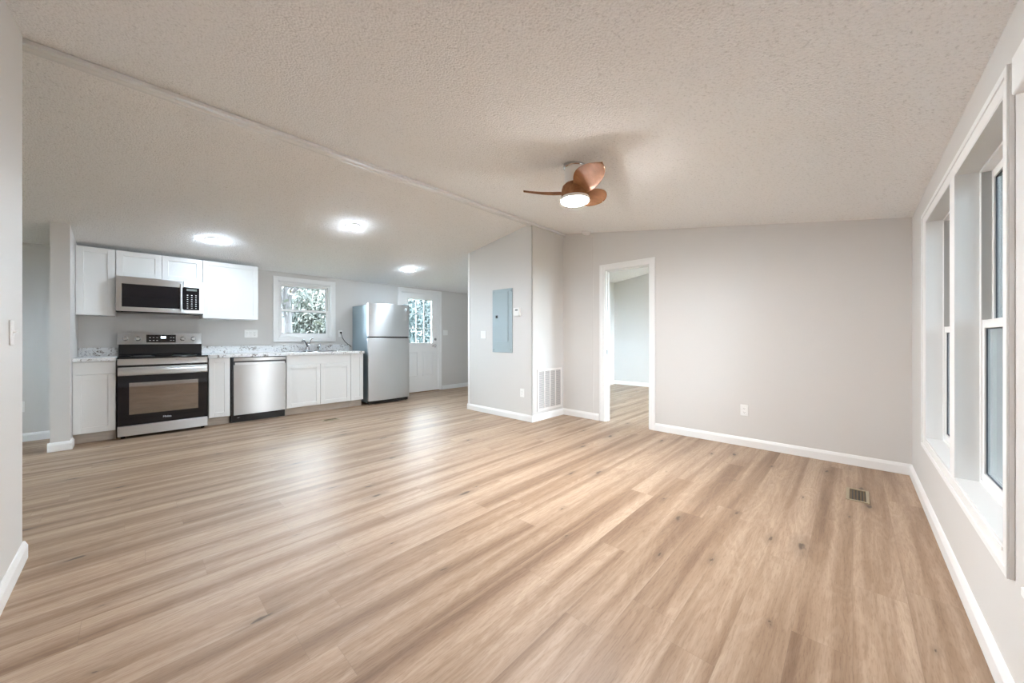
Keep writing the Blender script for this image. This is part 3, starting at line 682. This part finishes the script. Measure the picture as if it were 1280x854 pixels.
# ------------------------------------------------------------------ dishwasher
x0, x1, yf = .884, 1.516, 5.862
o = thing('dishwasher', 'stainless built-in dishwasher with curved pocket handle and black toe panel', 'dishwasher', ((x0 + x1) / 2, 6.16, 0))
MB().box(x0 + .001, x1 - .001, yf + .036, YK - .03, .10, .866).build('tub', 'dark', o)
MB().box(x0 + .002, x1 - .002, yf + .075, yf + .12, 0.0, .102).build('toe_panel', 'dark', o)
MB().box(x0 + .008, x0 + .030, yf + .005, yf + .036, 0.02, .866).build('side_strip', 'dark', o)
mb = MB()
# door skin, gently bowed forward, with a recessed pocket near the top
K = 16
def bow(u): s_ = (u - (x0 + .030)) / (x1 - .004 - x0 - .030); return yf + .006 - .009 * math.sin(PI * s_)
for za, zb, push in ((.105, .765, 0), (.815, .855, 0)):
    pts = [(x0 + .030 + (x1 - .004 - x0 - .030) * i / K) for i in range(K + 1)]
    outline = [(u, bow(u) + push) for u in pts] + [(x1 - .004, yf + .034), (x0 + .030, yf + .034)]
    mb.prism(outline, 'z', za, zb)
dd = mb.build('door', 'steeldark', o, bevel=.002, smooth=True)
MB().box(x0 + .031, x1 - .005, yf + .020, yf + .034, .764, .816).build('pocket', 'slot', dd)
mb = MB(); zs = []
pts = [(x0 + .045 + (x1 - .02 - x0 - .045) * i / K) for i in range(K + 1)]
outline = [(u, bow(u) - .004) for u in pts] + [(u, bow(u) + .010) for u in reversed(pts)]
mb.prism(outline, 'z', .762, .795)
mb.build('handle_lip', 'steel', dd, bevel=.003, smooth=True)
text_mesh('Midea', .012, .0003, 'logo', 'keys', o, (x0 + .09, yf + .0740, .055), (PI / 2, 0, 0))

# ------------------------------------------------------------------ fridge
x0, x1 = 2.690, 3.446; yf = 5.80
o = thing('refrigerator', 'stainless top-freezer refrigerator at the end of the counter', 'refrigerator', ((x0 + x1) / 2, 6.12, 0))
MB().box(x0 + .006, x1 - .006, yf + .075, 6.46, .035, 1.680).build('body', 'fridge_side', o, bevel=.006)
MB().box(x0 + .012, x1 - .012, yf + .066, yf + .078, .06, 1.67).build('door_gasket', 'dark', o)
for nm, za, zb in (('freezer_door', 1.145, 1.706), ('fridge_door', .066, 1.118)):
    pts = [(x0 + (x1 - x0) * i / 20) for i in range(21)]
    outline = [(u, yf + .016 * (abs(2 * (u - x0) / (x1 - x0) - 1)) ** 2.5) for u in pts] + [(x1, yf + .068), (x0, yf + .068)]
    d = MB().prism(outline, 'z', za, zb).build(nm, 'steel', o, bevel=.005, smooth=True)
    if nm == 'freezer_door': fz = d
    else: fd = d
MB().box(x0 + .02, x1 - .02, yf + .018, yf + .066, 1.117, 1.146).build('handle_recess', 'slot', o)
MB().box(x1 - .075, x1 - .045, yf + .006, yf + .02, 1.122, 1.142).build('hinge_pin', 'dark', o)
MB().box(x0 + .01, x1 - .01, yf + .05, yf + .10, .012, .060).build('toe_grille', 'dark', o, bevel=.003)
for u in (x0 + .04, x1 - .04):
    for v_ in (yf + .07, 6.40): MB().lathe([(.018, 0), (.018, .02), (.010, .022), (.010, .036)], (u, v_, 0), 'z', 14).build('foot', 'chrome', o)
MB().box(x1 - .10, x1 - .02, yf + .03, yf + .12, 1.7062, 1.724).build('hinge_cover', 'fridge_side', o, bevel=.004)
bd = MB().lathe([(.030, -.0005), (.030, -.0025), (.026, -.003), (.024, -.002)], (x1 - .075, yf + .0085, 1.625), 'y', 28).build('badge', 'plate', fz, smooth=True)
MB().lathe([(.021, -.0021), (.021, -.0034), (.018, -.0036)], (x1 - .075, yf + .0085, 1.625), 'y', 28).build('badge_mark', 'fridge_side', bd)
mb = MB(); mb.tube([(x1 - .075, yf + .0045, 1.640), (x1 - .075, yf + .0045, 1.615), (x1 - .083, yf + .0045, 1.611)], .0025, 8); mb.build('badge_sign', 'plate', bd)

# ------------------------------------------------------------------ wall plates (local frame: plate in X-Z, front faces -Y)
def outlet_parts(o, n_gang=1, kinds=('outlet',)):
    wd = .070 if n_gang == 1 else .046 * n_gang + .026
    MB().box(-wd / 2, wd / 2, -.006, 0, -.057, .057).build('cover_plate', 'plate', o, origin=(0, 0, 0), bevel=.003)
    for i, kd in enumerate(kinds):
        cx = (i - (n_gang - 1) / 2) * .046
        if kd == 'outlet':
            for dz_ in (-.019, .019):
                f = MB().prism([(cx + .0165 * math.cos(a) * 1.0, dz_ + max(-.0135, min(.0135, .0175 * math.sin(a)))) for a in [2 * PI * k / 20 for k in range(20)]], 'y', -.0085, -.005).build('receptacle', 'plate', o, origin=(0, 0, 0))
                mb = MB(); mb.box(cx - .0075, cx - .0055, -.0088, -.0084, dz_ - .004, dz_ + .006); mb.box(cx + .0055, cx + .0075, -.0088, -.0084, dz_ - .004, dz_ + .005); mb.box(cx - .002, cx + .002, -.0088, -.0084, dz_ - .010, dz_ - .006)
                mb.build('slots', 'slot', f, origin=(0, 0, 0))
        elif kd == 'toggle':
            MB().box(cx - .0055, cx + .0055, -.0075, -.005, -.013, .013).build('toggle_slot', 'plate', o, origin=(0, 0, 0))
            MB().prism([(-.005, -.004), (-.020, .004), (-.020, .009), (-.005, .007)], 'x', cx - .004, cx + .004).build('toggle', 'plate', o, origin=(0, 0, 0), bevel=.001)
        elif kd == 'rocker':
            MB().prism([(-.005, -.032), (-.008, -.030), (-.0065, 0), (-.011, .030), (-.005, .032)], 'x', cx - .0155, cx + .0155).build('rocker', 'plate', o, origin=(0, 0, 0), bevel=.001)
def plate(name, label, cat, loc, rz, group, n_gang=1, kinds=('outlet',), src=None):
    if src is None:
        o = thing(name, label, cat, loc, rz, group); outlet_parts(o, n_gang, kinds)
    else:
        o = copy_tree(src); o.location = loc; o.rotation_euler = (0, 0, rz); o['label'] = label
        if group: o['group'] = group
    return o
OG = 'white wall outlets'; e = .0004
s1 = plate('wall_outlet', 'white outlet low on the far wall, between doorway and windows', 'outlet', (XF - e, .815, .370), -PI / 2, OG)
plate('wall_outlet', 'white outlet low on the pale partition wall', 'outlet', (XP - e, 3.262, .373), -PI / 2, OG, src=s1)
plate('wall_outlet', 'white outlet on the blue-grey side room wall behind the left wall', 'outlet', (-.83, YK - e, .378), 0, OG, src=s1)
plate('wall_outlet', 'white outlet under the window wall shade at the right edge', 'outlet', (1.645, YR + e, .335), PI, OG, src=s1)
fo = plate('wall_outlet', 'white outlet above the counter beside the fridge, holding a black plug', 'outlet', (2.50, YK - e, 1.195), 0, OG, src=s1)
plate('switch_plate', 'wide white plate of switches and outlet under the right wall cabinet', 'switch', (1.216, YK - e, 1.182), 0, 'white switch plates', 3, ('rocker', 'rocker', 'outlet'))
plate('switch_plate', 'white double switch plate on the kitchen wall right of the outside door', 'switch', (4.73, YK - e, 1.237), 0, 'white switch plates', 2, ('toggle', 'toggle'))
plate('switch_plate', 'white double rocker switch plate left of the breaker panel', 'switch', (XP - e, 4.045, 1.170), -PI / 2, 'white switch plates', 2, ('rocker', 'rocker'))
plate('switch_plate', 'white toggle switch plate on the left wall at the photo edge', 'switch', (XL + e, 2.775, 1.140), PI / 2, 'white switch plates', 1, ('toggle',))
# fridge plug and cord
o = thing('power_cord', 'black fridge power cord plugged in above the counter', 'cord', (2.50, YK - .02, 1.10))
MB().box(2.487, 2.513, YK - .040, YK - .0095, 1.200, 1.228).build('plug', 'dark', o, bevel=.004)
MB().tube([(2.50, YK - .036, 1.205), (2.505, YK - .045, 1.17), (2.52, YK - .045, 1.12), (2.56, YK - .04, 1.06), (2.61, YK - .038, 1.015), (2.66, YK - .035, .985), (2.672, YK - .026, .96)], .0055, 8).build('cable', 'dark', o, smooth=True)

# ------------------------------------------------------------------ breaker panel, thermostat, return grille
o = thing('breaker_panel', 'grey-blue metal electrical breaker panel set in the partition wall', 'electrical panel', (XP, 3.642, 1.365))
fr_ = MB().box(XP - .010, XP - .0005, 3.442, 3.842, .912, 1.818).build('cover_frame', 'panel', o, bevel=.004)
dr_ = MB().box(XP - .016, XP - .0095, 3.520, 3.782, 1.07, 1.775).build('panel_door', 'panel', o, bevel=.002)
MB().box(XP - .020, XP - .0155, 3.725, 3.765, 1.405, 1.445).build('latch', 'dark', dr_, bevel=.002)
for zz in (.95, 1.78):
    for yy in (3.47, 3.81): MB().lathe([(.006, -.012), (.005, -.0105)], (XP, yy, zz), 'x', 10).build('screw', 'chrome', fr_)
o = thing('thermostat', 'small white wall thermostat right of the breaker panel', 'thermostat', (XP, 3.345, 1.42))
MB().box(XP - .026, XP - .0005, 3.290, 3.404, 1.420, 1.535).build('housing', 'plate', o, bevel=.005)
MB().box(XP - .0275, XP - .0255, 3.325, 3.372, 1.492, 1.515).build('screen', 'lcd', o)
gx0, gx1, gz0_, gz1_ = 3.752, 4.312, .125, .692
o = thing('return_air_grille', 'white louvred return air grille low in the recess beside the partition', 'vent', ((gx0 + gx1) / 2, RIDGE_Y, gz0_))
mb = MB(); t = .030; yg = RIDGE_Y - .0005
for q in ((gx0, gx0 + t, gz0_, gz1_), (gx1 - t, gx1, gz0_, gz1_), (gx0 + t, gx1 - t, gz0_, gz0_ + t), (gx0 + t, gx1 - t, gz1_ - t, gz1_)): mb.box(q[0], q[1], yg - .012, yg, q[2], q[3])
for i in (1, 2, 3):
    u = gx0 + t + (gx1 - gx0 - 2 * t) * i / 4; mb.box(u - .009, u + .009, yg - .013, yg, gz0_ + t, gz1_ - t)
mb.build('frame', 'grille', o, bevel=.002)
mb = MB(); nz = 26
for i in range(nz):
    zz = gz0_ + t + (gz1_ - gz0_ - 2 * t) * (i + .5) / nz
    mb.hexa([(gx0 + t, yg - .009, zz - .009), (gx1 - t, yg - .009, zz - .009), (gx1 - t, yg - .002, zz + .003), (gx0 + t, yg - .002, zz + .003),
             (gx0 + t, yg - .009, zz - .007), (gx1 - t, yg - .009, zz - .007), (gx1 - t, yg - .002, zz + .005), (gx0 + t, yg - .002, zz + .005)])
mb.build('louvres', 'louvre', o)
MB().box(gx0 + t, gx1 - t, yg - .0018, yg, gz0_ + t, gz1_ - t).build('backing', 'lcd', o)

# floor registers
def register(x0, x1, y0, y1, label, n=5, along='x'):
    o = thing('floor_register', label, 'vent', ((x0 + x1) / 2, (y0 + y1) / 2, 0), group='floor registers')
    mb = MB(); t = .018
    mb.box(x0, x1, y0, y0 + t, .0005, .006); mb.box(x0, x1, y1 - t, y1, .0005, .006); mb.box(x0, x0 + t, y0 + t, y1 - t, .0005, .006); mb.box(x1 - t, x1, y0 + t, y1 - t, .0005, .006)
    mb.build('frame', 'register', o, bevel=.0015)
    MB().box(x0 + t, x1 - t, y0 + t, y1 - t, .0005, .0012).build('opening', 'slot', o)
    mb = MB(); L_ = (x1 - x0 if along == 'y' else y1 - y0) - 2 * t
    for i in range(n):
        c = (x0 if along == 'y' else y0) + t + L_ * (i + .5) / n
        if along == 'y': mb.hexa([(c - .004, y0 + t, .0015), (c + .006, y0 + t, .0035), (c + .006, y1 - t, .0035), (c - .004, y1 - t, .0015), (c - .004, y0 + t, .003), (c + .006, y0 + t, .005), (c + .006, y1 - t, .005), (c - .004, y1 - t, .003)])
        else: mb.hexa([(x0 + t, c - .004, .0015), (x1 - t, c - .004, .0015), (x1 - t, c + .006, .0035), (x0 + t, c + .006, .0035), (x0 + t, c - .004, .003), (x1 - t, c - .004, .003), (x1 - t, c + .006, .005), (x0 + t, c + .006, .005)])
    mb.build('louvres', 'registerdark', o)
register(3.40, 3.67, -.085, .035, 'brown metal floor register in the planks near the windows', 5)
register(1.77, 1.97, 5.13, 5.25, 'small floor register in front of the sink cabinet', 5)

# smoke detector
sy = 2.655; sx = 4.285; zc = ceil_z(sy)
o = thing('smoke_detector', 'small round white smoke detector on the ceiling by the far wall', 'smoke detector', (sx, sy, zc))
tilt = math.atan(0.1587); o.rotation_euler = (tilt, 0, 0); o['_o'] = (0, 0, 0)
MB().lathe([(.062, -.0005), (.062, -.012), (.058, -.016)], (0, 0, 0)).build('base_plate', 'plate', o, origin=(0, 0, 0), smooth=True)
MB().lathe([(.054, -.015), (.054, -.032), (.040, -.040), (.012, -.042)], (0, 0, 0)).build('cover', 'plate', o, origin=(0, 0, 0), smooth=True)

# ------------------------------------------------------------------ kitchen ceiling lights
def kitchen_light(x, y, label):
    o = thing('ceiling_light', label, 'light', (x, y, ceil_z(y)), group='round kitchen ceiling lights')
    o.rotation_euler = (-math.atan(0.147), 0, 0)
    return o
kl = kitchen_light(.675, 5.525, 'round white ceiling light nearest the upper cabinets')
MB().lathe([(.088, -.0005), (.088, -.008), (.080, -.012), (.074, -.012), (.074, -.003)], (0, 0, 0)).build('trim_ring', 'plate', kl, origin=(0, 0, 0), smooth=True)
MB().lathe([(.073, -.004), (.073, -.0135), (.069, -.020), (.050, -.027), (.025, -.030), (.004, -.031)], (0, 0, 0)).build('lens', 'kitlens', kl, origin=(0, 0, 0), smooth=True)
for x, y, lb in ((1.825, 4.355, 'round white ceiling light nearest the ridge, middle of the kitchen'), (3.265, 5.50, 'round white ceiling light in front of the outside door')):
    c = copy_tree(kl); c.location = (x, y, ceil_z(y)); c['label'] = lb


# ------------------------------------------------------------------ ceiling fan
fxx, fyy = 2.25, 1.49; cz = ceil_z(fyy)
o = thing('ceiling_fan', 'low white ceiling fan with three walnut blades and a lit lamp', 'fan', (fxx, fyy, cz))
MB().lathe([(.084, cz + .016), (.084, cz - .020), (.078, cz - .026)], (fxx, fyy, 0), 'z', 40).build('mounting_plate', 'chrome', o, smooth=True)
MB().lathe([(.076, cz - .012), (.076, 2.262), (.072, 2.250)], (fxx, fyy, 0), 'z', 40).build('motor_housing', 'plate', o, smooth=True)
for k in range(3): a = k * 2.09 + .6; MB().lathe([(.006, 0), (.006, .014)], (fxx + .074 * math.cos(a), fyy + .074 * math.sin(a), cz - .022), 'z', 8).build('screw', 'chrome', o)
MB().lathe([(.074, 2.252), (.090, 2.236), (.098, 2.212), (.100, 2.180), (.098, 2.152)], (fxx, fyy, 0), 'z', 40).build('hub', 'blade', o, smooth=True)
def blade(ang):
    u = Vector((math.cos(ang), math.sin(ang), 0)); v_ = Vector((math.sin(ang), -math.cos(ang), 0))
    bm = bmesh.new(); NS, NC = 34, 8; top = []; bot = []
    for i in range(NS + 1):
        s_ = i / NS; r_ = .070 + (.385 - .070) * s_
        wdt = .050 + .062 * math.sin(PI * min(1, s_ * 1.08) ** .9) ** .8 if s_ < .93 else None
        full = .092 * (math.sin(PI * (.13 + .87 * s_ ** 1.15)) ** .55) if s_ < 1 else 0.0
        full = max(full, .004)
        pitch = math.radians(30 - 10 * s_); z0 = 2.190 + .036 * s_
        sweep = .018 * math.sin(PI * s_)
        rt, rb = [], []
        for j in range(NC + 1):
            q = (j / NC * 2 - 1) * full
            cam_ = -.010 * (1 - (q / max(full, 1e-5)) ** 2)
            p = Vector((fxx, fyy, z0)) + u * r_ + v_ * (q * math.cos(pitch) + sweep) + Vector((0, 0, q * math.sin(pitch) - cam_))
            th = .0035 * (1 - .6 * abs(q / max(full, 1e-5)))
            rt.append(bm.verts.new(p + Vector((0, 0, th)))); rb.append(bm.verts.new(p - Vector((0, 0, th))))
        top.append(rt); bot.append(rb)
    for i in range(NS):
        for j in range(NC):
            bm.faces.new((top[i][j], top[i + 1][j], top[i + 1][j + 1], top[i][j + 1])); bm.faces.new((bot[i][j], bot[i][j + 1], bot[i + 1][j + 1], bot[i + 1][j]))
        bm.faces.new((top[i][0], bot[i][0], bot[i + 1][0], top[i + 1][0])); bm.faces.new((top[i][NC], top[i + 1][NC], bot[i + 1][NC], bot[i][NC]))
    bm.faces.new(top[0] + bot[0][::-1]); bm.faces.new(top[-1][::-1] + bot[-1])
    mb = MB(); mb.bm.free(); mb.bm = bm
    return mb
for a in (122, 240, 358): blade(math.radians(a)).build('blade', 'blade', o, smooth=True)
MB().lathe([(.098, 2.154), (.104, 2.152), (.105, 2.130), (.102, 2.129)], (fxx, fyy, 0), 'z', 40).build('lamp_rim', 'plate', o, smooth=True)
MB().lathe([(.100, 2.150), (.102, 2.130), (.096, 2.121), (.070, 2.117), (.005, 2.115)], (fxx, fyy, 0), 'z', 40).build('lamp_lens', 'fanlens', o, smooth=True)

# ------------------------------------------------------------------ roller shade at the right edge
o = thing('roller_shade', 'pale grey roller shade with white head box at the right photo edge', 'window shade', (1.10, YR + .02, .42))
MB().box(.50, 1.575, YR + .001, YR + .050, 1.745, 1.845).build('head_box', 'trim', o, bevel=.004)
MB().box(.52, 1.690, YR + .003, YR + .007, .43, 1.76).build('fabric', 'fabric', o)
MB().box(.52, 1.690, YR + .001, YR + .013, .405, .43).build('bottom_rail', 'trim', o, bevel=.003)

# ------------------------------------------------------------------ outdoors
struct(MB().box(-25, 40, -30, 40, -.75, -.6).build('ground', 'grass'), 'grass and leaf litter around the house', 'ground')
def tree_mesh(kind, rx, ry_, h0, h1, nleaf, leaf, seed, mat):
    rnd = random.Random(seed)
    bm = bmesh.new()
    clusters = []
    for k in range(46):
        a = rnd.uniform(0, 2 * PI); rr = rnd.uniform(.15, 1) ** .6; zz = rnd.uniform(h0, h1)
        env = math.sin(PI * min(.98, max(.08, (zz - h0) / (h1 - h0) * .85 + .1)))
        clusters.append(Vector((rx * rr * env * math.cos(a), ry_ * rr * env * math.sin(a), zz)))
    for i in range(nleaf):
        c = rnd.choice(clusters); p = c + Vector((rnd.gauss(0, .30), rnd.gauss(0, .30), rnd.gauss(0, .25)))
        s_ = leaf * rnd.uniform(.6, 1.3)
        m3 = Euler((rnd.uniform(0, PI), rnd.uniform(0, PI), rnd.uniform(0, 2 * PI))).to_matrix()
        vs = [bm.verts.new(p + m3 @ Vector(q)) for q in ((-s_, 0, 0), (-.3 * s_, .35 * s_, .05 * s_), (s_, 0, 0), (-.3 * s_, -.35 * s_, .05 * s_))]
        bm.faces.new(vs)
    return bm, clusters
def make_tree(name, label, loc, rx, h0, h1, nleaf, leaf, seed, mat, trunk=.14):
    o = thing(name, label, 'tree', loc, 0, 'trees outside the windows'); o['_o'] = (0, 0, 0)
    bm, cl = tree_mesh(0, rx, rx, h0, h1, nleaf, leaf, seed, mat)
    mb = MB(); mb.bm.free(); mb.bm = bm; mb.build('foliage', mat, o, origin=(0, 0, 0))
    mb = MB(); mb.tube([(0, 0, 0), (.03, .02, h0 * .5 + .4), (-.04, .05, (h0 + h1) / 2), (0, 0, h1 * .95)], .1, 10, [trunk, trunk * .8, trunk * .5, trunk * .12])
    for c in cl[:22]:
        zb = max(.4, c.z - .8); mb.tube([(0, 0, zb), tuple(Vector((c.x * .5, c.y * .5, (zb + c.z) / 2 + .1))), tuple(c)], .02, 6, [.035, .022, .008])
    mb.build('trunk', 'bark', o, origin=(0, 0, 0), smooth=True)
    return o
make_tree('tree', 'dense leafy bush filling the lower sash of the kitchen window', (4.4, 15.0, -.6), 1.6, .2, 3.2, 34000, .07, 3, 'leaf', .08)
make_tree('tree', 'loose tree with white sky gaps in the upper sash of the kitchen window', (5.4, 19.0, -.6), 1.7, 1.0, 5.4, 14000, .09, 4, 'leaf')
make_tree('tree', 'thick dark trunk at the left side of the kitchen window', (2.74, 10.6, -.6), 1.1, 2.7, 5.6, 700, .10, 5, 'leaf', .15)
make_tree('tree', 'blue-green tree seen through the door panes', (8.4, 12.4, -.6), 1.3, .4, 4.6, 9000, .10, 11, 'leafteal')
make_tree('tree', 'blue-green tree behind the one in the door panes', (11.8, 17.6, -.6), 2.0, .5, 5.6, 11000, .13, 12, 'leafteal')
make_tree('tree', 'dark blue-green bushy tree beyond the windows in the right wall', (12.0, -2.9, -.6), 1.8, .3, 4.2, 14000, .20, 14, 'leafteal')
make_tree('tree', 'pale green tree further off beyond the right windows', (18.5, -5.0, -.6), 2.5, .3, 5.0, 12000, .26, 15, 'leaf')

for o in bpy.data.objects:
    if '_o' in o: del o['_o']
